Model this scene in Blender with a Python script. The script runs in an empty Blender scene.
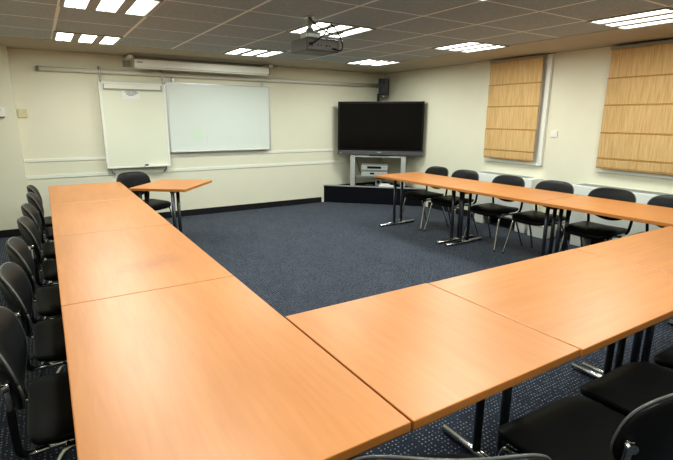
import bpy, bmesh, math, random
from mathutils import Vector, Matrix
random.seed(4)
C = bpy.context.scene.collection
PI = math.pi
R = math.radians

# ------------------------------------------------------------------ measures of the room (metres)
CEIL = 2.326
YB = 7.289           # back wall
XR = 5.637           # right wall
XL, YF = -1.35, -1.3  # left wall, wall behind the photographer
GX, GY, GX0, GY0 = 0.635, 0.6268, 0.2486, 3.0967   # ceiling grid

# ------------------------------------------------------------------ materials
def new_mat(name):
    m = bpy.data.materials.new(name); m.use_nodes = True
    return m, m.node_tree.nodes, m.node_tree.links, m.node_tree.nodes['Principled BSDF']

def plain(name, col, rough=0.5, metal=0.0, var=0.06, scale=30.0, bump=0.0, spec=0.5, coat=0.0):
    m, n, l, b = new_mat(name)
    tc = n.new('ShaderNodeTexCoord'); nz = n.new('ShaderNodeTexNoise')
    nz.inputs['Scale'].default_value = scale; nz.inputs['Detail'].default_value = 3
    l.new(tc.outputs['Object'], nz.inputs['Vector'])
    mx = n.new('ShaderNodeMix'); mx.data_type = 'RGBA'
    mx.inputs[6].default_value = (*[c * (1 - var) for c in col], 1)
    mx.inputs[7].default_value = (*[min(1, c * (1 + var)) for c in col], 1)
    l.new(nz.outputs['Fac'], mx.inputs[0]); l.new(mx.outputs[2], b.inputs['Base Color'])
    b.inputs['Roughness'].default_value = rough; b.inputs['Metallic'].default_value = metal
    b.inputs['Specular IOR Level'].default_value = spec
    b.inputs['Coat Weight'].default_value = coat
    if bump:
        bp = n.new('ShaderNodeBump'); bp.inputs['Strength'].default_value = bump; bp.inputs['Distance'].default_value = 0.004
        l.new(nz.outputs['Fac'], bp.inputs['Height']); l.new(bp.outputs['Normal'], b.inputs['Normal'])
    return m

def wood(name, base, dark, axis, rough=0.38, spots=()):
    m, n, l, b = new_mat(name)
    tc = n.new('ShaderNodeTexCoord'); mp = n.new('ShaderNodeMapping')
    mp.inputs['Scale'].default_value = (2.0, 26.0, 26.0) if axis == 'x' else (26.0, 2.0, 26.0)
    l.new(tc.outputs['Object'], mp.inputs['Vector'])
    nz = n.new('ShaderNodeTexNoise'); nz.inputs['Scale'].default_value = 1.6; nz.inputs['Detail'].default_value = 6
    nz.inputs['Distortion'].default_value = 0.8
    l.new(mp.outputs['Vector'], nz.inputs['Vector'])
    mp2 = n.new('ShaderNodeMapping')
    mp2.inputs['Scale'].default_value = (0.9, 5.0, 5.0) if axis == 'x' else (5.0, 0.9, 5.0)
    l.new(tc.outputs['Object'], mp2.inputs['Vector'])
    n2 = n.new('ShaderNodeTexNoise'); n2.inputs['Scale'].default_value = 2.2; n2.inputs['Detail'].default_value = 3
    l.new(mp2.outputs['Vector'], n2.inputs['Vector'])
    ad = n.new('ShaderNodeMath'); ad.operation = 'ADD'
    l.new(nz.outputs['Fac'], ad.inputs[0]); l.new(n2.outputs['Fac'], ad.inputs[1])
    rp = n.new('ShaderNodeValToRGB')
    rp.color_ramp.elements[0].position = 0.35; rp.color_ramp.elements[0].color = (*dark, 1)
    rp.color_ramp.elements[1].position = 0.62; rp.color_ramp.elements[1].color = (*base, 1)
    hf = n.new('ShaderNodeMath'); hf.operation = 'MULTIPLY'; hf.inputs[1].default_value = 0.5
    l.new(ad.outputs[0], hf.inputs[0]); l.new(hf.outputs[0], rp.inputs['Fac'])
    col = rp.outputs['Color']
    for (sx, sy, sz, rad) in spots:      # worn, slightly reddened places on the laminate
        vm = n.new('ShaderNodeVectorMath'); vm.operation = 'DISTANCE'; vm.inputs[1].default_value = (sx, sy, sz)
        ns = n.new('ShaderNodeTexNoise'); ns.inputs['Scale'].default_value = 14
        l.new(tc.outputs['Object'], ns.inputs['Vector'])
        l.new(tc.outputs['Object'], vm.inputs[0])
        mr = n.new('ShaderNodeMapRange'); mr.inputs['From Min'].default_value = rad; mr.inputs['From Max'].default_value = 0
        mr.inputs['To Min'].default_value = 0; mr.inputs['To Max'].default_value = 0.9
        l.new(vm.outputs['Value'], mr.inputs['Value'])
        k = n.new('ShaderNodeMath'); k.operation = 'MULTIPLY'; l.new(mr.outputs['Result'], k.inputs[0]); l.new(ns.outputs['Fac'], k.inputs[1])
        mx = n.new('ShaderNodeMix'); mx.data_type = 'RGBA'; l.new(k.outputs[0], mx.inputs[0]); l.new(col, mx.inputs[6])
        mx.inputs[7].default_value = (0.34, 0.12, 0.055, 1); col = mx.outputs[2]
    l.new(col, b.inputs['Base Color'])
    b.inputs['Roughness'].default_value = rough
    return m

def emit(name, col, s):
    m, n, l, b = new_mat(name)
    tc = n.new('ShaderNodeTexCoord'); nz = n.new('ShaderNodeTexNoise'); nz.inputs['Scale'].default_value = 8
    l.new(tc.outputs['Object'], nz.inputs['Vector'])
    mr = n.new('ShaderNodeMapRange'); mr.inputs['To Min'].default_value = s * 0.95; mr.inputs['To Max'].default_value = s * 1.05
    l.new(nz.outputs['Fac'], mr.inputs['Value']); l.new(mr.outputs['Result'], b.inputs['Emission Strength'])
    b.inputs['Emission Color'].default_value = (*col, 1); b.inputs['Base Color'].default_value = (0.8, 0.8, 0.8, 1)
    return m

def math_node(n, l, op, a, bval=None):
    q = n.new('ShaderNodeMath'); q.operation = op
    if hasattr(a, 'links'): l.new(a, q.inputs[0])
    else: q.inputs[0].default_value = a
    if bval is not None:
        if hasattr(bval, 'links'): l.new(bval, q.inputs[1])
        else: q.inputs[1].default_value = bval
    return q.outputs[0]

def ceiling_mat():
    m, n, l, b = new_mat('ceiling_tiles')
    tc = n.new('ShaderNodeTexCoord'); sp = n.new('ShaderNodeSeparateXYZ'); l.new(tc.outputs['Object'], sp.inputs[0])
    def line(o, o0, g, w):
        t = math_node(n, l, 'SUBTRACT', o, o0); t = math_node(n, l, 'DIVIDE', t, g)
        t = math_node(n, l, 'ADD', t, 0.5); t = math_node(n, l, 'FRACT', t); t = math_node(n, l, 'SUBTRACT', t, 0.5)
        t = math_node(n, l, 'ABSOLUTE', t); return math_node(n, l, 'LESS_THAN', t, w / 2 / g)
    a = line(sp.outputs['X'], GX0, GX, 0.026); c = line(sp.outputs['Y'], GY0, GY, 0.018)
    mk = math_node(n, l, 'MAXIMUM', a, c)
    nz = n.new('ShaderNodeTexNoise'); nz.inputs['Scale'].default_value = 60; nz.inputs['Detail'].default_value = 6
    l.new(tc.outputs['Object'], nz.inputs['Vector'])
    rp = n.new('ShaderNodeValToRGB')
    rp.color_ramp.elements[0].position = 0.35; rp.color_ramp.elements[0].color = (0.36, 0.42, 0.445, 1)
    rp.color_ramp.elements[1].position = 0.65; rp.color_ramp.elements[1].color = (0.46, 0.52, 0.55, 1)
    l.new(nz.outputs['Fac'], rp.inputs['Fac'])
    mx = n.new('ShaderNodeMix'); mx.data_type = 'RGBA'
    l.new(mk, mx.inputs[0]); l.new(rp.outputs['Color'], mx.inputs[6]); mx.inputs[7].default_value = (0.88, 0.92, 0.88, 1)
    l.new(mx.outputs[2], b.inputs['Base Color']); b.inputs['Roughness'].default_value = 0.9
    bp = n.new('ShaderNodeBump'); bp.inputs['Strength'].default_value = 0.25; bp.inputs['Distance'].default_value = 0.003
    l.new(nz.outputs['Fac'], bp.inputs['Height']); l.new(bp.outputs['Normal'], b.inputs['Normal'])
    return m

def carpet_mat():
    m, n, l, b = new_mat('navy_carpet')
    tc = n.new('ShaderNodeTexCoord'); vo = n.new('ShaderNodeTexVoronoi')
    vo.inputs['Scale'].default_value = 46; vo.inputs['Randomness'].default_value = 0.22
    l.new(tc.outputs['Object'], vo.inputs['Vector'])
    dots = math_node(n, l, 'LESS_THAN', vo.outputs['Distance'], 0.20)
    nz = n.new('ShaderNodeTexNoise'); nz.inputs['Scale'].default_value = 3.5; nz.inputs['Detail'].default_value = 5
    l.new(tc.outputs['Object'], nz.inputs['Vector'])
    nf = n.new('ShaderNodeTexNoise'); nf.inputs['Scale'].default_value = 130; nf.inputs['Detail'].default_value = 2
    l.new(tc.outputs['Object'], nf.inputs['Vector'])
    rp = n.new('ShaderNodeValToRGB')
    rp.color_ramp.elements[0].position = 0.3; rp.color_ramp.elements[0].color = (0.011, 0.014, 0.024, 1)
    rp.color_ramp.elements[1].position = 0.7; rp.color_ramp.elements[1].color = (0.034, 0.042, 0.064, 1)
    sm = math_node(n, l, 'ADD', nz.outputs['Fac'], nf.outputs['Fac']); sm = math_node(n, l, 'MULTIPLY', sm, 0.5)
    l.new(sm, rp.inputs['Fac'])
    mx = n.new('ShaderNodeMix'); mx.data_type = 'RGBA'
    k = math_node(n, l, 'MULTIPLY', dots, 0.8)
    l.new(k, mx.inputs[0]); l.new(rp.outputs['Color'], mx.inputs[6]); mx.inputs[7].default_value = (0.34, 0.35, 0.37, 1)
    l.new(mx.outputs[2], b.inputs['Base Color']); b.inputs['Roughness'].default_value = 0.95
    b.inputs['Specular IOR Level'].default_value = 0.15
    b.inputs['Sheen Weight'].default_value = 0.2; b.inputs['Sheen Roughness'].default_value = 0.45; b.inputs['Sheen Tint'].default_value = (0.75, 0.82, 1.0, 1)
    bp = n.new('ShaderNodeBump'); bp.inputs['Strength'].default_value = 0.5; bp.inputs['Distance'].default_value = 0.004
    l.new(nf.outputs['Fac'], bp.inputs['Height']); l.new(bp.outputs['Normal'], b.inputs['Normal'])
    return m

def blind_mat():
    m, n, l, b = new_mat('woven_blind')
    tc = n.new('ShaderNodeTexCoord'); mp = n.new('ShaderNodeMapping'); mp.inputs['Scale'].default_value = (60, 60, 3)
    l.new(tc.outputs['Object'], mp.inputs['Vector'])
    nz = n.new('ShaderNodeTexNoise'); nz.inputs['Scale'].default_value = 1.2; nz.inputs['Detail'].default_value = 4
    l.new(mp.outputs['Vector'], nz.inputs['Vector'])
    rp = n.new('ShaderNodeValToRGB')
    rp.color_ramp.elements[0].position = 0.33; rp.color_ramp.elements[0].color = (0.52, 0.34, 0.155, 1)
    rp.color_ramp.elements[1].position = 0.66; rp.color_ramp.elements[1].color = (0.66, 0.46, 0.24, 1)
    l.new(nz.outputs['Fac'], rp.inputs['Fac']); l.new(rp.outputs['Color'], b.inputs['Base Color'])
    b.inputs['Roughness'].default_value = 0.85; b.inputs['Specular IOR Level'].default_value = 0.2
    return m

M = dict(
    wall=plain('cream_wall_paint', (0.75, 0.72, 0.59), 0.75, var=0.02, scale=6, bump=0.05),
    ceil=ceiling_mat(), carpet=carpet_mat(),
    border=plain('ceiling_border_plaster', (0.46, 0.42, 0.33), 0.85, var=0.08, scale=14),
    base=plain('black_skirting', (0.012, 0.012, 0.014), 0.45),
    wood_y=wood('beech_laminate_lengthwise', (0.555, 0.236, 0.084), (0.49, 0.197, 0.067), 'y'),
    wood_s=wood('beech_laminate_smudged', (0.555, 0.236, 0.084), (0.49, 0.197, 0.067), 'y', spots=[(0.05, -0.29, .74, .15), (0.15, -0.20, .74, .13), (-.06, -.24, .74, .08), (-.09, -.32, .74, .06)]),
    wood_x=wood('beech_laminate_crosswise', (0.555, 0.236, 0.084), (0.49, 0.197, 0.067), 'x'),
    edge=plain('orange_edge_band', (0.52, 0.21, 0.055), 0.4, var=0.05),
    chrome=plain('chrome', (0.62, 0.62, 0.62), 0.18, 1.0, var=0.02),
    steel=plain('dark_steel', (0.10, 0.105, 0.125), 0.32, 0.8, var=0.05),
    leather=plain('black_leatherette', (0.010, 0.010, 0.010), 0.40, var=0.15, scale=90, bump=0.12, spec=0.2),
    shell=plain('black_plastic', (0.012, 0.012, 0.013), 0.32, var=0.1, spec=0.2),
    rim=plain('grey_rim_highlight', (0.10, 0.10, 0.10), 0.35),
    white=plain('white_enamel', (0.80, 0.80, 0.76), 0.45, var=0.02),
    whitemet=plain('white_lacquered_metal', (0.78, 0.77, 0.70), 0.4, var=0.03),
    stripw=plain('white_cable_trunking', (0.79, 0.79, 0.71), 0.5, var=0.02),
    board=plain('whiteboard_surface', (0.70, 0.74, 0.70), 0.3, var=0.015, scale=3),
    flip=plain('flipchart_surface', (0.75, 0.76, 0.635), 0.35, var=0.015, scale=3),
    alu=plain('brushed_aluminium', (0.55, 0.55, 0.54), 0.38, 0.6, var=0.05),
    silver=plain('silver_plastic', (0.50, 0.51, 0.50), 0.4, 0.3, var=0.04),
    grey=plain('grey_plastic', (0.20, 0.20, 0.19), 0.5, var=0.05),
    midgrey=plain('mid_grey_plastic', (0.35, 0.34, 0.31), 0.5, var=0.05),
    black=plain('satin_black', (0.007, 0.007, 0.0075), 0.35, var=0.1, spec=0.25),
    screen=plain('dark_screen', (0.004, 0.0035, 0.0035), 0.15, var=0.2, scale=2, spec=0.25),
    paper=plain('white_paper', (0.82, 0.82, 0.80), 0.8, var=0.01),
    ink=plain('faded_ink', (0.12, 0.12, 0.13), 0.8),
    green=plain('faint_green_marker', (0.60, 0.76, 0.58), 0.5),
    blue=plain('faint_blue_marker', (0.60, 0.70, 0.72), 0.5),
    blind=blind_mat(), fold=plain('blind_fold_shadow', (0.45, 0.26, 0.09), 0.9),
    glass=plain('night_window_glass', (0.02, 0.025, 0.025), 0.08),
    carpet_black=plain('black_carpet', (0.010, 0.011, 0.016), 0.95, var=0.5, scale=140, bump=0.4, spec=0.1),
    lamp=emit('fluorescent_panel', (0.93, 1.0, 0.93), 3.6),
    projgrey=plain('projector_grey', (0.10, 0.098, 0.092), 0.45, var=0.05),
    projback=plain('projector_back', (0.15, 0.145, 0.135), 0.5, var=0.05),
    barg=plain('television_bar_grey', (0.09, 0.09, 0.10), 0.35, var=0.05),
    red=emit('red_led', (1.0, 0.1, 0.05), 0.6),
    beige=plain('beige_plastic', (0.66, 0.60, 0.40), 0.6),
    bottle=plain('brass_yellow', (0.6, 0.45, 0.1), 0.4),
)

# ------------------------------------------------------------------ mesh helpers
def box(bm, x0, x1, y0, y1, z0, z1, mi=0, bev=0.0, mat=None):
    r = bmesh.ops.create_cube(bm, size=1.0)
    T = Matrix.Translation(((x0 + x1) / 2, (y0 + y1) / 2, (z0 + z1) / 2)) @ Matrix.Diagonal((x1 - x0, y1 - y0, z1 - z0, 1))
    if mat is not None: T = mat @ T
    bmesh.ops.transform(bm, matrix=T, verts=r['verts'])
    fs = set(f for v in r['verts'] for f in v.link_faces)
    for f in fs: f.material_index = mi
    if bev > 0:
        es = list(set(e for v in r['verts'] for e in v.link_edges))
        q = bmesh.ops.bevel(bm, geom=es, offset=bev, segments=2, profile=0.6, affect='EDGES')
        for f in q['faces']: f.material_index = mi

def smooth_path(pts, n=6):
    P = [Vector(p) for p in pts]
    if len(P) < 3: return P
    out = []
    for i in range(len(P) - 1):
        p0 = P[max(0, i - 1)]; p1 = P[i]; p2 = P[i + 1]; p3 = P[min(len(P) - 1, i + 2)]
        for k in range(n):
            t = k / n
            out.append(0.5 * ((2 * p1) + (p2 - p0) * t + (2 * p0 - 5 * p1 + 4 * p2 - p3) * t * t + (3 * p1 - p0 - 3 * p2 + p3) * t ** 3))
    out.append(P[-1]); return out

def tube(bm, pts, r, seg=10, smooth=True, flat=1.0, n=6):
    P = smooth_path(pts, n) if smooth else [Vector(p) for p in pts]
    rings = []; prev = None
    for i, p in enumerate(P):
        d = (P[min(i + 1, len(P) - 1)] - P[max(i - 1, 0)]).normalized()
        if prev is None:
            a = Vector((0, 0, 1)) if abs(d.z) < 0.9 else Vector((1, 0, 0))
            u = d.cross(a).normalized()
        else:
            u = (prev - d * prev.dot(d)).normalized()
        prev = u; w = d.cross(u)
        rings.append([bm.verts.new(p + (u * math.cos(2 * PI * k / seg) + w * math.sin(2 * PI * k / seg) * flat) * r) for k in range(seg)])
    for a, b2 in zip(rings, rings[1:]):
        for k in range(seg):
            f = bm.faces.new((a[k], a[(k + 1) % seg], b2[(k + 1) % seg], b2[k])); f.smooth = True
    bm.faces.new(list(reversed(rings[0]))); bm.faces.new(rings[-1])

def cyl(bm, p, d, r, h, seg=16, r2=None):
    d = Vector(d).normalized(); q = Vector((0, 0, 1)).rotation_difference(d).to_matrix().to_4x4()
    m = Matrix.Translation(Vector(p) + d * h / 2) @ q
    bmesh.ops.create_cone(bm, cap_ends=True, segments=seg, radius1=r, radius2=r if r2 is None else r2, depth=h, matrix=m)

def prism(bm, poly, z0, z1):
    a = [bm.verts.new((x, y, z0)) for x, y in poly]; b = [bm.verts.new((x, y, z1)) for x, y in poly]
    bm.faces.new(list(reversed(a))); bm.faces.new(b)
    for i in range(len(poly)):
        j = (i + 1) % len(poly); bm.faces.new((a[i], a[j], b[j], b[i]))

def obj(name, bm, mats, parent=None, smooth=False, loc=None, rotz=0):
    bmesh.ops.recalc_face_normals(bm, faces=bm.faces)
    me = bpy.data.meshes.new(name); bm.to_mesh(me); bm.free()
    for m in (mats if isinstance(mats, (list, tuple)) else [mats]): me.materials.append(m)
    if smooth:
        for p in me.polygons: p.use_smooth = True
    o = bpy.data.objects.new(name, me); C.objects.link(o)
    if parent: o.parent = parent
    if loc: o.location = loc
    if rotz: o.rotation_euler = (0, 0, rotz)
    return o

def B(): return bmesh.new()
def bx(*a, **k):
    bm = B(); box(bm, *a, **k); return bm

def tag(o, label, cat, group=None):
    o['label'] = label; o['category'] = cat
    if group: o['group'] = group
    return o
def thing(name, label, cat, loc=(0, 0, 0), rotz=0, group=None):
    o = bpy.data.objects.new(name, None); C.objects.link(o)
    o.empty_display_size = 0.1
    o.location = loc; o.rotation_euler = (0, 0, rotz)
    return tag(o, label, cat, group)
def struct(name, bm, m, label=None):
    o = obj(name, bm, m); o['kind'] = 'structure'
    if label: o['label'] = label
    return o
def dup(root, loc, rotz, label, group=None):
    r = root.copy(); C.objects.link(r); r.location = loc; r.rotation_euler = (0, 0, rotz); r['label'] = label
    if group: r['group'] = group
    for ch in list(root.children):
        c = ch.copy(); C.objects.link(c); c.parent = r
        for g in list(ch.children):
            d = g.copy(); C.objects.link(d); d.parent = c
    return r

# ------------------------------------------------------------------ room shell
struct('floor', bx(XL - .1, XR + .1, YF - .1, YB + .1, -0.1, 0), M['carpet'])
struct('ceiling', bx(XL - .1, XR + .1, YF - .1, YB + .1, CEIL, CEIL + 0.1), M['ceil'])
struct('wall_back', bx(XL - .1, XR + .1, YB, YB + .1, 0, CEIL), M['wall'])
struct('wall_right', bx(XR, XR + .1, YF - .1, YB, 0, CEIL), M['wall'])
struct('wall_left', bx(XL - .1, XL, YF - .1, YB, 0, CEIL), M['wall'])
struct('wall_front', bx(XL, XR, YF - .1, YF, 0, CEIL), M['wall'])
struct('wall_pier', bx(XL, -0.2, YB - .17, YB, 0, CEIL), M['wall'])
struct('trim_1', bx(-0.2, XR, 6.25, YB, CEIL - 0.004, CEIL), M['border'])
struct('trim_2', bx(4.645, XR, YF, 6.25, CEIL - 0.004, CEIL), M['border'])
struct('trim_3', bx(XL, -0.2, 6.25, YB - .17, CEIL - 0.004, CEIL), M['border'])
struct('baseboard_back', bx(-0.2, 4.27, YB - .014, YB, 0, 0.095), M['base'])
struct('baseboard_pier', bx(XL, -0.2, YB - .184, YB - .17, 0, 0.095), M['base'])
struct('baseboard_right', bx(XR - .014, XR, YF, 5.90, 0, 0.095), M['base'])
struct('baseboard_left', bx(XL, XL + .014, YF, YB - .19, 0, 0.095), M['base'])
for k, (z0, z1) in enumerate(((0.703, 0.747), (0.925, 0.962))):
    struct('trim_%d' % (4 + k), bx(-0.199, 4.75, YB - .011, YB, z0, z1, bev=0.002), M['stripw'])

# ------------------------------------------------------------------ ceiling lights
def make_light():
    t = thing('ceiling_light', '', 'ceiling light', (0, 0, 0), 0, 'square louvred ceiling lights')
    h = GX / 2 - .016; hy = GY / 2 - .012
    bm = B()
    for a in (-1, 1):
        box(bm, a * h - .012, a * h + .012, -hy, hy, -.012, 0); box(bm, -h, h, a * hy - .01, a * hy + .01, -.012, 0)
    for x in (-.106, .106): box(bm, x - .036, x + .036, -hy, hy, -.012, 0)
    obj('frame', bm, M['midgrey'], t)
    for x in (-.212, 0, .212):
        p = obj('lamp_panel', bx(x - .069, x + .069, -hy + .01, hy - .01, -.006, -.001), M['lamp'], t)
        obj('centre_fin', bx(x - .004, x + .004, -hy + .01, hy - .01, -.012, -.0065), M['silver'], p)
    return t
LAMP_W = 15.0
L0 = make_light()
lights = [
    (0, 4, 'square louvred ceiling light at the back, near the left end of the screen case'),
    (3, 4, 'square louvred ceiling light at the back, right of the screen case'),
    (6, 4, 'square louvred ceiling light in the corner nearest the television'),
    (0, 1, 'brightest louvred ceiling light above the left table row, cut by the top edge'),
    (3, 1, 'square louvred ceiling light right behind the hanging projector'),
    (6, 1, 'square louvred ceiling light above the left window blind'),
    (6, -2, 'square louvred ceiling light near the right blind, at the top right'),
    (0, -2, 'square louvred ceiling light over the near half of the left tables'),
    (0, -5, 'square louvred ceiling light over the place of the photographer'),
    (3, -5, 'square louvred ceiling light over the foreground chairs'),
    (3, -2, 'square louvred ceiling light over the middle of the front tables'),
]
for k, (i, j, lab) in enumerate(lights):
    loc = (GX0 + (i + .5) * GX, GY0 + (j + .5) * GY, CEIL - (0.0005 if i < 7 else 0.005))
    la = bpy.data.lights.new('fluorescent_light', 'AREA'); la.shape = 'SQUARE'; la.size = .54
    la.energy = LAMP_W * (0.95 if j == -5 else 1.0); la.color = (0.93, 1.0, 0.93)
    lo = bpy.data.objects.new('fluorescent_light', la); C.objects.link(lo); lo.location = (loc[0], loc[1], CEIL - .03)
    if k == 0: L0.location = loc; L0['label'] = lab
    else: dup(L0, loc, 0, lab)

# ------------------------------------------------------------------ tables
TOP, TH = 0.74, 0.030
def table_top(lx, ly, grain):
    bm = B(); box(bm, -lx / 2, lx / 2, -ly / 2, ly / 2, TOP - TH, TOP, bev=0.004)
    for f in bm.faces: f.material_index = 0 if f.normal.z > 0.9 else 1
    return bm, [M['wood_' + grain], M['edge']]
def t_leg(t, along, pos, flen=0.66, off=0.0):
    """T foot running along axis 'x' or 'y', set at pos on the other axis; two posts stand on it"""
    def q(a, b, z): return (a, b, z) if along == 'x' else (b, a, z)
    bm = B()
    for a in (-.065, .065): tube(bm, [q(a + off, pos, .028), q(a + off, pos, TOP - TH - .012)], 0.019, 12, False)
    if along == 'x': box(bm, off - flen * .42, off + flen * .42, pos - .02, pos + .02, TOP - TH - .02, TOP - TH - .001)
    else: box(bm, pos - .02, pos + .02, off - flen * .42, off + flen * .42, TOP - TH - .02, TOP - TH - .001)
    leg = obj('leg', bm, M['steel'], t)
    fb = B(); tube(fb, [q(-flen / 2 + off, pos, .021), q(flen / 2 + off, pos, .021)], .021, 12, False)
    obj('foot', fb, M['chrome'], leg)
def make_table(name, label, cx, cy, rz, lx, ly, grain, legs, group, cat='table'):
    t = thing(name, label, cat, (cx, cy, 0), rz, group)
    bm, ms = table_top(lx, ly, grain); obj('tabletop', bm, ms, t)
    for q in legs: t_leg(t, *q)
    ps = [q[1] for q in legs]; a = legs[0][0]
    if len(ps) > 1:
        lo, hi = min(ps) + .03, max(ps) - .03
        cb = bx(-.02, .02, lo, hi, TOP - TH - .04, TOP - TH - .001) if a == 'x' else bx(lo, hi, -.02, .02, TOP - TH - .04, TOP - TH - .001)
        obj('crossbar', cb, M['steel'], t)
    return t
# left row and front row share one slightly turned frame
th, TX, TY, TL, TW, TWL = -0.0074, 0.7372, 0.7855, 1.3448, 0.7718, 0.7532
def tab(a, b): return (TX + math.cos(th) * a - math.sin(th) * b, TY + math.sin(th) * a + math.cos(th) * b)
nm = ['nearest and brightest wooden table of the left row, meeting the front tables',
      'second wooden table of the left row from the camera, faint reddish smudges on it',
      'third wooden table of the left row from the camera, clean and shallow in view',
      'farthest wooden table of the left row, by the flipchart and desk']
for k in range(4):
    cx, cy = tab(-.005 - (TWL - .005) / 2, (k + .5) * TL)
    make_table('conference_table', nm[k], cx, cy, th, TWL - .005, TL - .004, 's' if k == 1 else 'y', [('x', -TL / 2 + .075, .62), ('x', TL / 2 - .075, .62)], 'conference tables in the left row')
X1, X2, X3 = 0.755, 0.755 + 1.184, 3.905 - TX
for x0, x1, dy, gr, lab in ((0, X1, 0, 'y', 'square wooden corner table joining the left row to the front tables'),
                            (X1, X2, -.006, 'x', 'middle wooden table of the front row, with chairs drawn up on its near side'),
                            (X2, X3, -.010, 'x', 'right wooden table of the front row, meeting the window row')):
    cx, cy = tab((x0 + x1) / 2, TW / 2 + dy); w = x1 - x0 - .004
    make_table('conference_table', lab, cx, cy, th, w, TW, gr, [('y', -w / 2 + .05, .50, .20)] if x0 == 0 else [('y', -w / 2 + .031, .53, -.02), ('y', w / 2 - .031, .53, 0)], 'conference tables in the front row')
rth, RX, RY, RL, RW = 0.0238, 3.9095, 5.1878, 1.2519, 0.7635
for k, lab in enumerate(('window-side wooden table nearest the television', 'middle wooden table of the window row', 'wooden table of the window row nearest the front tables')):
    a, b = RW / 2, -(k + .5) * RL
    cx = RX + math.cos(rth) * a - math.sin(rth) * b; cy = RY + math.sin(rth) * a + math.cos(rth) * b
    make_table('conference_table', lab, cx, cy, rth, RW, RL - .004, 'y', [('x', -RL / 2 + .072, .64), ('x', RL / 2 - .072, .64)], 'conference tables in the window row')
# small presenter's desk, turned, by the back wall
dn = Vector((1.284, 5.135)); du = Vector((.62, .785)).normalized(); dw = Vector((-du.y, du.x))
dc = dn + du * .405 + dw * .325
make_table('presenter_desk', 'small wooden desk standing at an angle by the flipchart', dc.x, dc.y, math.atan2(du.y, du.x), .81, .65, 'x', [('x', -.16, .2, -.30), ('x', .22, .2, -.30)], None, 'desk')

# ------------------------------------------------------------------ chairs
def pad(bm, hw, hh, n_top, n_bot, front, back, rings=7, seg=40):
    """closed cushion on a rounded outline; front/back give y for (x, z, rho)"""
    def ol(rho, k):
        a = 2 * PI * k / seg; c, s = math.cos(a), math.sin(a); n = n_top if s >= 0 else n_bot
        return (hw * rho * math.copysign(abs(c) ** (2 / n), c), hh * rho * math.copysign(abs(s) ** (2 / n), s))
    def side(fn):
        cv = bm.verts.new(fn(0, 0, 0)); rs = []
        for r in range(1, rings + 1):
            rho = math.sin(r / rings * PI / 2)
            rs.append([bm.verts.new(fn(*ol(rho, k), rho)) for k in range(seg)])
        for k in range(seg): bm.faces.new((cv, rs[0][k], rs[0][(k + 1) % seg]))
        for a, b2 in zip(rs, rs[1:]):
            for k in range(seg): bm.faces.new((a[k], b2[k], b2[(k + 1) % seg], a[(k + 1) % seg]))
        return rs[-1]
    A = side(front); D = side(back)
    for k in range(seg): bm.faces.new((A[k], A[(k + 1) % seg], D[(k + 1) % seg], D[k]))

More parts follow.
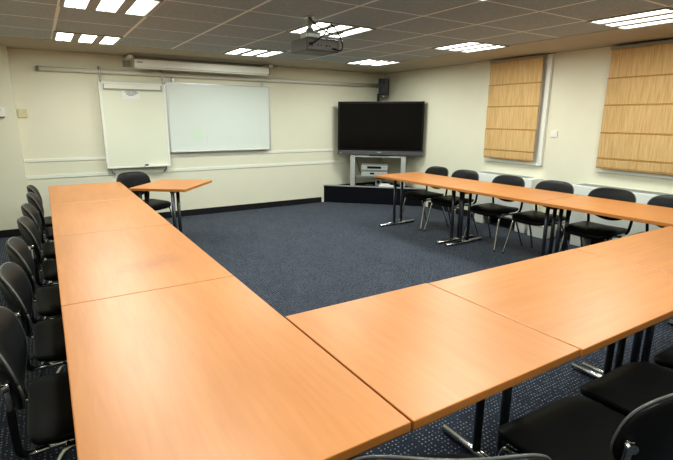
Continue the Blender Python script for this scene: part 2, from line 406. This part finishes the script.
def dome(rho, e=4): return max(0.0, 1 - rho ** e)
def make_chair():
    t = thing('meeting_chair', '', 'chair', (0, 0, 0), 0)
    # seat: outline in x/y, thickness in z, waterfall front
    def zs(x, y): return 0.452 + 0.012 * (x / .23) ** 2 - 0.030 * max(0, (y - .08) / .13) ** 2 + 0.008 * max(0, -(y + .08) / .13) ** 2
    bm = B()
    pad(bm, .230, .214, 5.5, 7, lambda x, y, r: (x, y, zs(x, y) + .004 + .018 * dome(r, 6)), lambda x, y, r: (x * .985, y * .985, zs(x, y) - .022))
    obj('seat', bm, M['leather'], t, True)
    bm = B()
    pad(bm, .222, .205, 5.5, 7, lambda x, y, r: (x, y, zs(x, y) - .0225), lambda x, y, r: (x * .96, y * .96, zs(x, y) - .032 - .008 * dome(r)))
    obj('seat_shell', bm, M['shell'], t, True)
    # backrest: outline in x/z, bowed round the sitter, leaning back
    def place(x, y, z):
        zz = z; yy = y + .055 * (x / .235) ** 2
        a = R(13)
        return (x, -.262 + yy * math.cos(a) - zz * math.sin(a), 0.676 + zz * math.cos(a) + yy * math.sin(a))
    bm = B()
    pad(bm, .232, .156, 3.0, 2.0, lambda x, z, r: place(x, .006 + .022 * dome(r, 5), z), lambda x, z, r: place(x, -.004, z))
    bk = obj('backrest', bm, M['leather'], t, True)
    bm = B()
    pad(bm, .238, .162, 3.0, 2.0, lambda x, z, r: place(x, -.0045, z), lambda x, z, r: place(x * .985, -.013 - .010 * dome(r, 6), z * .985))
    obj('back_shell', bm, M['shell'], t, True)
    rim = []
    for k in range(49):
        a = 2 * PI * k / 48; c, s = math.cos(a), math.sin(a); n = 3.0 if s >= 0 else 2.0
        rim.append(place(.236 * math.copysign(abs(c) ** (2 / n), c), .0005, .160 * math.copysign(abs(s) ** (2 / n), s)))
    bm = B(); tube(bm, rim, .0045, 6, False); obj('rim_highlight', bm, M['rim'], bk, True)  # lighter grey ring paints the gloss highlight along the backrest rim
    for s in (-1, 1):
        bm = B(); tube(bm, [(s * .245, .235, 0), (s * .222, .185, .22), (s * .212, .150, .385), (s * .200, .105, .402), (s * .165, .09, .403)], .0105, 10)
        obj('leg', bm, M['chrome'], t)
        bm = B(); tube(bm, [(s * .240, -.285, 0), (s * .222, -.20, .22), (s * .212, -.12, .385), (s * .200, -.08, .402), (s * .165, -.07, .403)], .0105, 10)
        obj('leg', bm, M['chrome'], t)
        bm = B(); tube(bm, [(s * .17, .10, .402), (s * .17, -.16, .402)], .0105, 10, False)
        tube(bm, [(s * .17, -.155, .402), (s * .18, -.215, .405), (s * .200, -.238, .44), (s * .216, -.240, .54), (s * .224, -.238, .63), (s * .222, -.240, .70)], .0105, 10)
        bp = obj('back_post', bm, M['chrome'], t)
        bm = B(); tube(bm, [(s * .185, -.2235, .411), (s * .200, -.238, .44), (s * .214, -.240, .53), (s * .222, -.2385, .61)], .0130, 10); obj('sleeve', bm, M['shell'], bp)
        bm = B(); cyl(bm, (s * .222, -.238, .685), (s * .7, -1, 0), .014, .022, 12); obj('knob', bm, M['chrome'], bp)
    bm = B(); tube(bm, [(-.206, .06, .399), (.206, .06, .399)], .009, 8, False); tube(bm, [(-.206, -.10, .399), (.206, -.10, .399)], .009, 8, False)
    obj('crossbar', bm, M['chrome'], t)
    return t
CH = make_chair(); used = [False]
def chair(x, y, rz, label, group):
    if not used[0]:
        used[0] = True; CH.location = (x, y, 0); CH.rotation_euler = (0, 0, R(rz)); CH['label'] = label; CH['group'] = group; return CH
    return dup(CH, (x, y, 0), R(rz), label, group)
g = 'chairs along the window tables'
for y, x, rz, lab in ((4.90, 4.57, 88, 'black chrome-legged chair nearest the television at the window tables'),
                   (4.36, 4.58, 91, 'second black chair from the television at the window tables'),
                   (3.66, 4.57, 90, 'black chair below the left window blind, third from the television'),
                   (3.07, 4.60, 89, 'black chair below the light switch, fourth from the television'),
                   (2.42, 4.57, 90, 'black chair below the left part of the right blind'),
                   (1.85, 4.60, 92, 'black chair cut by the right edge at the window tables')):
    chair(x, y, rz, lab, g)
g = 'chairs along the left tables'
for y, x, rz, lab in ((5.50, .15, -90, 'farthest black chair of the left row, under the wall trunking'),
                   (4.94, .155, -90, 'second farthest black chair of the left row'),
                   (4.29, .13, -91, 'third farthest black chair of the left row'),
                   (3.71, .12, -90, 'fourth farthest black chair of the left row'),
                   (3.06, .085, -89, 'black chair of the left row with its back beside the second table seam'),
                   (2.49, .075, -90, 'black chair of the left row whose backrest touches the left picture edge'),
                   (1.86, .06, -90, 'nearest black chair of the left row, only its seat and posts in view')):
    chair(x, y, rz, lab, g)
g = 'chairs along the front tables'
for x, y, rz, lab in ((.800, .80, -31, 'black chair by the table corner, only its top edge showing at the bottom'),
                      (1.44, .70, -3, 'nearest black chair at the front tables, whole seat and backrest at bottom right'),
                      (1.945, .70, -1, 'black chair at the front tables behind the nearest bottom right one'),
                      (2.48, .665, 1, 'farthest black chair at the front tables, cut by the right edge')):
    chair(x, y, rz, lab, g)
chair(1.05, 6.08, 180 + 28, 'black chair behind the small angled desk', None)

# ------------------------------------------------------------------ things on the back wall
t = thing('hanging_rail', 'long white tubular rail fixed along the back wall', 'rail', (2.77, YB, 2.10))
bm = B(); tube(bm, [(-2.67, -.045, 0), (2.67, -.045, 0)], .029, 18, False); obj('rail', bm, M['whitemet'], t)
for s in (-1, 1): obj('end_cap', bx(s * 2.67 - (.02 if s < 0 else 0), s * 2.67 + (.02 if s > 0 else 0), -.078, -.012, -.033, .033, bev=.01), M['grey'], t)
for x in (-2.2, -.85, .5, 1.9): obj('bracket', bx(x - .02, x + .02, -.017, 0, -.04, .04), M['whitemet'], t)

t = thing('flipchart_board', 'white flipchart board hung from the wall rail, paper notice near its top', 'flipchart', (1.19, YB - .075, 1.385))
W2, H2 = .417, .585
obj('panel', bx(-W2 + .012, W2 - .012, -.010, .010, -H2 + .012, H2 - .012), M['flip'], t)
bm = B()
for s in (-1, 1): box(bm, s * W2 - .014, s * W2 + .014, -.016, .014, -H2, H2, bev=.003)
box(bm, -W2 + .014, W2 - .014, -.016, .014, -H2, -H2 + .024, bev=.003); box(bm, -W2 + .014, W2 - .014, -.016, .014, H2 - .024, H2, bev=.003)
obj('frame', bm, M['white'], t)
c = obj('paper_clamp', bx(-.375, .375, -.030, -.0165, H2 - .100, H2 - .030, bev=.004), M['stripw'], t)
bm = B(); box(bm, -.378, .378, -.034, -.0305, H2 - .104, H2 - .086); box(bm, -.378, -.366, -.034, -.0305, H2 - .085, H2 - .03); box(bm, .366, .378, -.034, -.0305, H2 - .085, H2 - .03)
obj('clamp_bar', bm, M['midgrey'], c)
obj('pen_tray', bx(.06, .395, -.065, -.0165, -H2 + .004, -H2 + .024, bev=.003), M['white'], t)
for s in (-1, 1):
    bm = B(); tube(bm, [(s * .40, .063, H2 + .11), (s * .40, .06, H2 + .17), (s * .40, .025, H2 + .185), (s * .40, -.015, H2 + .165), (s * .40, -.03, H2 + .12), (s * .40, -.006, H2 - .01)], .012, 8)
    obj('hook', bm, M['alu'], t)
    bm = B(); tube(bm, [(s * .37, .0, -H2 - .002), (s * .365, .005, -H2 - .04), (s * .335, .03, -H2 - .085)], .010, 8); obj('spacer_foot', bm, M['grey'], t)
mk = B(); cyl(mk, (1.27, YB - .075 - .042, 1.385 - H2 + .034), (1, .03, 0), .009, .11, 10)
mk2 = tag(obj('marker_pen', mk, M['white']), 'white marker pen lying on the flipchart tray', 'pen')
cp = B(); cyl(cp, (1.255, YB - .075 - .0432, 1.385 - H2 + .034), (1, .03, 0), .0100, .045, 10); obj('cap', cp, M['black'], mk2)
t = tag(obj('paper_notice', bx(1.045, 1.272, YB - .0885, YB - .0865, 1.752, 1.876), M['paper']), 'small white printed notice taped on the flipchart', 'notice')
bm = B()
for k, (a, b2) in enumerate(((.045, .19), (.035, .20), (.06, .205), (.05, .18), (.075, .15))):
    z = 1.852 - k * .0135; x = 1.045 + a
    while x < 1.045 + b2:
        w = random.uniform(.008, .022); box(bm, x, min(x + w, 1.045 + b2), YB - .0893, YB - .0888, z - .0035, z + .0035); x += w + .005
obj('print', bm, M['ink'], t)

t = thing('whiteboard', 'wide whiteboard in a slim grey frame, right of the flipchart', 'whiteboard', (2.455, YB - .025, 1.497))
obj('panel', bx(-.80, .80, -.006, .014, -.49, .49), M['board'], t)
bm = B()
for s in (-1, 1): box(bm, s * .812 - .012, s * .812 + .012, -.012, .016, -.502, .502, bev=.002)
for s in (-1, 1): box(bm, -.80, .80, -.012, .016, s * .496 - .008, s * .496 + .008, bev=.002)
obj('frame', bm, M['alu'], t)
obj('pen_ledge', bx(-.78, .76, -.05, -.0125, -.505, -.493, bev=.002), M['alu'], t)
for s in (-1, 1):
    bm = B(); box(bm, s * .70 - .015, s * .70 + .015, -.02, .0, .5045, .565); obj('clip', bm, M['alu'], t)
bm = B()
for k in range(6):
    z = -.19 - k * .032; box(bm, -.47, -.47 + random.uniform(.10, .19), -.0068, -.0061, z, z + .010)
obj('green_scribble', bm, M['green'], t)
bm = B(); tube(bm, [(-.24, -.0065, -.2), (-.25, -.0065, -.27), (-.24, -.0065, -.33), (-.245, -.0065, -.40)], .005, 6, flat=.12); obj('blue_scribble', bm, M['blue'], t)

t = thing('projection_screen', 'rolled-up white projection screen case hanging near the back ceiling', 'projection screen', (2.15, 6.94, 2.2))
bm = B(); box(bm, -.965, .965, -.05, .05, -.045, .055, bev=.012); obj('case', bm, M['whitemet'], t)
obj('weight_bar', bx(-.95, .95, -.018, .014, -.060, -.046, bev=.004), M['white'], t)
for s in (-1, 1):
    obj('end_cap', bx(s * .965 - (.022 if s < 0 else 0), s * .965 + (.022 if s > 0 else 0), -.054, .054, -.052, .060, bev=.006), M['midgrey'], t)
    br = obj('wall_arm', bx(s * 1.0 - .03, s * 1.0 + .03, -.06, YB - 6.94 - .001, .0605, .1, bev=.004), M['whitemet'], t)
    obj('arm_plate', bx(s * 1.0 - .05, s * 1.0 + .05, YB - 6.94 - .018, YB - 6.94 - .0005, -.02, .060), M['midgrey'], br)
obj('case_label', bx(-.93, -.86, -.0507, -.0502, .010, .022), M['grey'], t)
bm = B(); box(bm, -1.03, 1.25, YB - 6.94 - .10, YB - 6.94 - .0, .101, .1195); obj('shadow_gap_strip', bm, M['midgrey'], t)  # grey strip standing in for the dark shadow gap under the ceiling

t = thing('thermostat', 'small white control box mounted on the left wall pier', 'thermostat', (-.375, YB - .17, 1.555))
obj('housing', bx(-.06, .06, -.035, 0, -.055, .055, bev=.006), M['white'], t)
obj('display', bx(-.035, .02, -.0365, -.0352, .012, .038), M['grey'], t)
obj('bottom_slot', bx(-.058, .055, -.036, -.003, -.062, -.0555), M['black'], t)
tag(obj('wall_plate', bx(-.185, -.085, YB - .02, YB, 1.49, 1.60, bev=.006), M['beige']), 'small beige blank plate on the back wall by the pier', 'wall plate')

# ------------------------------------------------------------------ television corner
CX, CY = 5.0, 6.57
def diag(name, label, cat, c, z, along=0.0, group=None):
    # on a line x + y = c, 'along' metres to the right of its middle; local -y faces the room
    s = (c - (CX + CY)) / 2
    return thing(name, label, cat, (CX + s + along * .7071, CY + s - along * .7071, z), R(-45), group)
t = thing('television_platform', 'low triangular black carpeted platform filling the room corner', 'platform', (0, 0, 0))
e = 11.615
bm = B(); prism(bm, [(e - YB + .002, YB - .002), (XR - .002, e - XR + .002), (XR - .002, YB - .002)], 0, .30); obj('base', bm, M['carpet_black'], t)
bm = B(); q = .022
prism(bm, [(e - YB - .010, YB - .002), (XR - .002, e - XR - .010), (XR - .002, e - XR + .05), (e - YB + .05, YB - .002)], .3005, .322); obj('edge_trim', bm, M['alu'], t)

t = diag('television', 'very large black flat television on the silver corner stand', 'television', 11.575, 0, .025)
w = .745
bm = B(); box(bm, -w, w, 0, .07, .955, 1.79, bev=.006); box(bm, -w * .7, w * .7, .0705, .13, 1.0, 1.70, bev=.02)
obj('housing', bm, M['black'], t)
obj('screen', bx(-w + .035, w - .035, -.002, -.0005, .985, 1.757), M['screen'], t)
obj('speaker_bar', bx(-w, w, -.006, .07, .885, .954, bev=.006), M['barg'], t)
bm = B(); box(bm, -.035, .035, -.0075, -.0062, .925, .935); obj('maker_mark', bm, M['silver'], t)
bm = B(); box(bm, -w + .05, -w + .065, -.0075, -.0062, .905, .912); obj('power_light', bm, M['red'], t)
bm = B(); box(bm, -.17, .17, .0, .12, .868, .884, bev=.004); obj('stand_foot', bm, M['black'], t)

t = diag('television_stand', 'silver stand with two columns and a shelf under the television', 'stand', 11.60, 0.3225, .0)
for s in (-1, 1): obj('column', bx(s * .45 - .042, s * .45 + .042, 0, .14, 0, .543, bev=.008), M['silver'], t)
obj('top_shelf', bx(-.405, .405, .0, .16, .515, .543, bev=.003), M['silver'], t)
obj('shelf', bx(-.405, .405, .03, .16, .155, .172, bev=.003), M['grey'], t)
def deck(name, lab, z, h, dark):
    d = diag(name, lab, 'player', 11.645, z, -.06)
    obj('housing', bx(-.235, .235, 0.012, .10, 0.004, h, bev=.004), M['grey'], d)
    obj('front_panel', bx(-.235, .235, .004, .0115, 0.004, h * .74, bev=.002), M['silver'], d)
    obj('top_band', bx(-.235, .235, .005, .0115, h * .75, h), M['grey'], d)
    if dark: obj('tape_door', bx(-.13, .12, .0015, .0035, h * .25, h * .62), M['black'], d)
    else: obj('disc_tray', bx(-.08, .0, .0015, .0035, h * .35, h * .62), M['black'], d)
    bm = B()
    for k in range(3): cyl(bm, (.15 + k * .025, .0038, h * .45), (0, -1, 0), .007, .003, 10)
    obj('buttons', bm, M['grey'], d)
    obj('feet', bx(-.2, .2, .02, .09, 0, .0035), M['black'], d)
deck('video_recorder', 'lower silver player with a small disc tray on the stand shelf', .3225 + .1725, .112, False)
deck('video_recorder', 'upper silver player with a wide dark slot, stacked on the lower one', .3225 + .1725 + .1128, .112, True)
d = diag('small_speaker', 'small grey speaker box under the players on the platform', 'speaker', 11.70, .3225, .01)
obj('cabinet', bx(-.055, .055, 0, .07, 0, .13, bev=.004), M['grey'], d)
bm = B(); cyl(bm, (0, -.0005, .075), (0, -1, 0), .032, .004, 20); obj('cone', bm, M['black'], d)
for k, (al, cc, w2, lab) in enumerate(((.16, 11.665, .26, 'white cable box lying on the platform under the players'), )):
    d = diag('cable_box', lab, 'box', cc, .3225, al)
    obj('case', bx(-w2 / 2, w2 / 2, -.02, .02, 0, .03, bev=.006), M['white'], d)
    obj('lid', bx(-w2 / 2 + .03, w2 / 2 - .07, -.015, .015, .0305, .052, bev=.006), M['white'], d)
d = diag('remote_control', 'dark remote control lying on the platform left of the cable box', 'remote', 11.665, .3225, -.14)
obj('body', bx(-.09, .09, -.02, .02, 0, .018, bev=.005), M['black'], d)
obj('keypad', bx(-.07, .06, -.014, .014, .0182, .021), M['grey'], d)
bm = B(); s2 = (11.66 - 11.57) / 2
def dp(al, dep, z): return (CX + dep * .7071 + al * .7071, CY + dep * .7071 - al * .7071, z)
tube(bm, [dp(-.40, .13, .80), dp(-.37, .125, .70), dp(-.345, .12, .60), dp(-.31, .12, .535)], .006, 6)
tag(obj('cable', bm, M['black']), 'black cable curving down left of the silver players', 'cable')

t = thing('wall_speaker', 'small black loudspeaker bracketed in the corner above the television', 'speaker', (5.44, 7.02, 1.925), R(-45))
obj('cabinet', bx(-.085, .085, -.08, .08, 0, .285, bev=.008), M['black'], t)
bm = B(); cyl(bm, (0, -.081, .09), (0, -1, 0), .058, .005, 24, .05); obj('woofer', bm, M['black'], t)
bm = B(); cyl(bm, (0, -.081, .215), (0, -1, 0), .028, .005, 20, .02); obj('tweeter', bm, M['black'], t)
bm = B(); box(bm, -.02, .02, -.02, .19, -.035, -.001); box(bm, -.04, .04, .165, .19, -.12, -.03); obj('bracket', bm, M['midgrey'], t)
bm = B(); box(bm, -.115, -.07, -.03, .0, -.18, .02); box(bm, -.07, -.02, -.025, -.005, -.035, -.015); obj('mounting_arm', bm, M['black'], t)

# ------------------------------------------------------------------ windows and blinds on the right wall
def window(n, y0, y1):
    f = struct('window_%d' % n, bx(XR - .012, XR - .004, y0 + .045, y1 - .045, .96, 2.27), M['glass'])
    bm = B()
    for y in (y0, y1 - .05): box(bm, XR - .045, XR, y, y + .05, .905, 2.31, bev=.004)
    box(bm, XR - .045, XR, y0 + .05, y1 - .05, .905, .955, bev=.004); box(bm, XR - .045, XR, y0 + .05, y1 - .05, 2.26, 2.31, bev=.004)
    box(bm, XR - .034, XR - .0125, y0 + .05, y0 + .135, .955, 2.26, bev=.004)
    box(bm, XR - .034, XR - .0125, y1 - .135, y1 - .05, .955, 2.26, bev=.004)
    o = obj('window_frame', bm, M['white'], f); return f
window(1, 3.785, 4.74); window(2, 2.02, 3.06)
def blind(label, y0, y1, ztop, zbot):
    X = XR - .1
    t = thing('roman_blind', label, 'blind', (X, (y0 + y1) / 2, 0), 0, 'woven blinds on the right wall')
    hw = (y1 - y0) / 2; H = ztop - zbot
    fr = [0, .236, .46, .695, .917, 1.0]
    zs = [ztop - f * H for f in fr]
    bm = B(); N = 24
    prof = []
    for a, b2 in zip(zs, zs[1:]):
        prof += [(-.004, a), (-.010, a - .012), (-.006, (a + b2) / 2), (-.002, b2 + .012), (.006, b2 + .002)]
    rows = []
    for px, z in prof:
        rows.append([bm.verts.new((px + .0025 * math.sin(k * 1.3 + z * 4), -hw + 2 * hw * k / N, z)) for k in range(N + 1)])
    for a, b2 in zip(rows, rows[1:]):
        for k in range(N): bm.faces.new((a[k], a[k + 1], b2[k + 1], b2[k]))
    fab = obj('fabric', bm, M['blind'], t, False)
    sol = fab.modifiers.new('thickness', 'SOLIDIFY'); sol.thickness = .003
    for z in zs[1:-1]: obj('fold_shade_strip', bx(-.0125, -.004, -hw, hw, z - .004, z + .004), M['fold'], t)  # darker tan strips paint the shade where the fabric folds
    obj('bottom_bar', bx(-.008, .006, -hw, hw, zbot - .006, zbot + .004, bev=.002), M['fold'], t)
    obj('head_rail', bx(-.015, .05, -hw - .01, hw + .01, ztop + .001, ztop + .028, bev=.003), M['midgrey'], t)
    for s in (-1, 1): obj('bracket', bx(.0505, .0995, s * hw * .8 - .015, s * hw * .8 + .015, ztop + .002, ztop + .026), M['midgrey'], t)
    bm = B(); tube(bm, [(.015, -hw - .004, ztop), (.015, -hw - .004, zbot + .1)], .0025, 6, False); obj('pull_cord', bm, M['white'], t)
blind('woven tan roman blind over the left window, showing the frame beside it', 3.865, 4.695, 2.280, .968)
blind('woven tan roman blind over the right window, cut by the picture edge', 2.06, 3.02, 2.270, .960)
t = thing('light_switch', 'small white light switch on the wall between the two blinds', 'light switch', (XR, 3.665, 1.325))
obj('plate', bx(-.012, 0, -.046, .046, -.042, .042, bev=.003), M['white'], t)
obj('rocker', bx(-.017, -.0125, -.022, .022, -.026, .026, bev=.002), M['stripw'], t)

# ------------------------------------------------------------------ convector heaters below the windows
def heater(label, y0, y1):
    t = thing('convector_heater', label, 'heater', (XR - .12, (y0 + y1) / 2, 0), 0, 'convector heaters along the right wall')
    h = (y1 - y0) / 2
    obj('casing', bx(-.115, .1195, -h, h, .17, .742, bev=.008), M['white'], t)
    obj('grille_bed', bx(-.09, .09, -h + .12, h - .04, .7425, .746), M['silver'], t)
    bm = B(); k = -h + .13
    while k < h - .05: box(bm, -.088, .088, k, k + .008, .7462, .750); k += .022
    obj('grille', bm, M['silver'], t)
    for s in (-1, 1): obj('foot', bx(-.09, .10, s * (h - .13) - .08, s * (h - .13) + .08, 0, .169, bev=.004), M['white'], t)
heater('white convector heater under the left window behind the far chairs', 3.76, 4.74)
heater('white convector heater under the right window behind the near chairs', 1.55, 3.21)
t = thing('pipe_box', 'low white boxed-in pipe cover on the floor between the heaters', 'box', (XR - .13, 3.60, 0))
obj('cover', bx(-.13, .115, -.13, .13, 0, .15, bev=.005), M['white'], t)
obj('lid', bx(-.135, .115, -.135, .135, .1505, .165, bev=.003), M['stripw'], t)

# ------------------------------------------------------------------ projector
t = thing('projector', 'grey video projector hanging from the ceiling with looped black cables', 'projector', (2.065, 3.62, CEIL))
bm = B(); box(bm, -.158, .158, -.13, .14, -.286, -.184, bev=.014); obj('housing', bm, M['projgrey'], t)
obj('rear_panel', bx(-.142, .142, -.1335, -.1305, -.274, -.202), M['projback'], t)
obj('power_socket', bx(-.135, -.100, -.139, -.134, -.252, -.224), M['black'], t)
for x, r in ((-.05, .006), (-.02, .006), (.03, .008), (.06, .006)):
    bm = B(); cyl(bm, (x, -.1338, -.24), (0, -1, 0), r, .004, 10); obj('socket', bm, M['black'], t)
obj('video_socket', bx(.085, .125, -.137, -.134, -.268, -.252), M['black'], t)
bm = B(); cyl(bm, (.08, .14, -.235), (0, 1, 0), .04, .03, 20); obj('lens', bm, M['black'], t)
bm = B(); cyl(bm, (-.05, 0, -.012), (0, 0, 1), .045, .0105, 20); tube(bm, [(-.05, 0, -.011), (-.05, 0, -.13)], .018, 14, False)
obj('ceiling_tube', bm, M['alu'], t)
bm = B(); box(bm, -.112, .022, -.06, .06, -.183, -.125, bev=.016); cyl(bm, (-.05, 0, -.125), (0, 0, 1), .04, .03, 18, .025); obj('mount_head', bm, M['alu'], t)
bm = B()
def pj(x, y, z): return (x - 2.065, y - 3.62, z - CEIL)
tube(bm, [pj(1.945, 3.478, 2.09), pj(1.97, 3.45, 2.105), pj(2.06, 3.44, 2.177), pj(2.11, 3.44, 2.244), pj(2.176, 3.44, 2.188), pj(2.222, 3.44, 2.105), pj(2.215, 3.45, 2.055), pj(2.17, 3.478, 2.066)], .0055, 8)
tube(bm, [pj(2.0, 3.60, 2.312), pj(2.01, 3.53, 2.254), pj(2.08, 3.5, 2.204), pj(2.15, 3.5, 2.186), pj(2.214, 3.5, 2.187), pj(2.264, 3.5, 2.206)], .0055, 8)
obj('cables', bm, M['black'], t)

# ------------------------------------------------------------------ world, camera
wd = bpy.data.worlds.new('World'); bpy.context.scene.world = wd; wd.use_nodes = True
wd.node_tree.nodes['Background'].inputs['Color'].default_value = (0.02, 0.025, 0.035, 1)

cam = bpy.data.cameras.new('camera'); co = bpy.data.objects.new('camera', cam); C.objects.link(co)
cam.sensor_fit = 'HORIZONTAL'; cam.sensor_width = 36; cam.lens = 463.557 / 673 * 36
cam.clip_start = 0.02
y_, p_, r_ = R(32.3032), R(13.5647), R(0.3506)
fw = Vector((math.sin(y_) * math.cos(p_), math.cos(y_) * math.cos(p_), -math.sin(p_)))
rt = Vector((math.cos(y_), -math.sin(y_), 0)); up = rt.cross(fw)
rt2 = rt * math.cos(r_) + up * math.sin(r_); up2 = -rt * math.sin(r_) + up * math.cos(r_)
mt = Matrix((rt2, up2, -fw)).transposed().to_4x4(); mt.translation = (0, 0, 1.5079)
co.matrix_world = mt
sc = bpy.context.scene; sc.camera = co
sc.view_settings.view_transform = 'Standard'; sc.view_settings.look = 'Medium High Contrast'
sc.view_settings.exposure = 0.47
sc.cycles.max_bounces = 10; sc.cycles.diffuse_bounces = 6
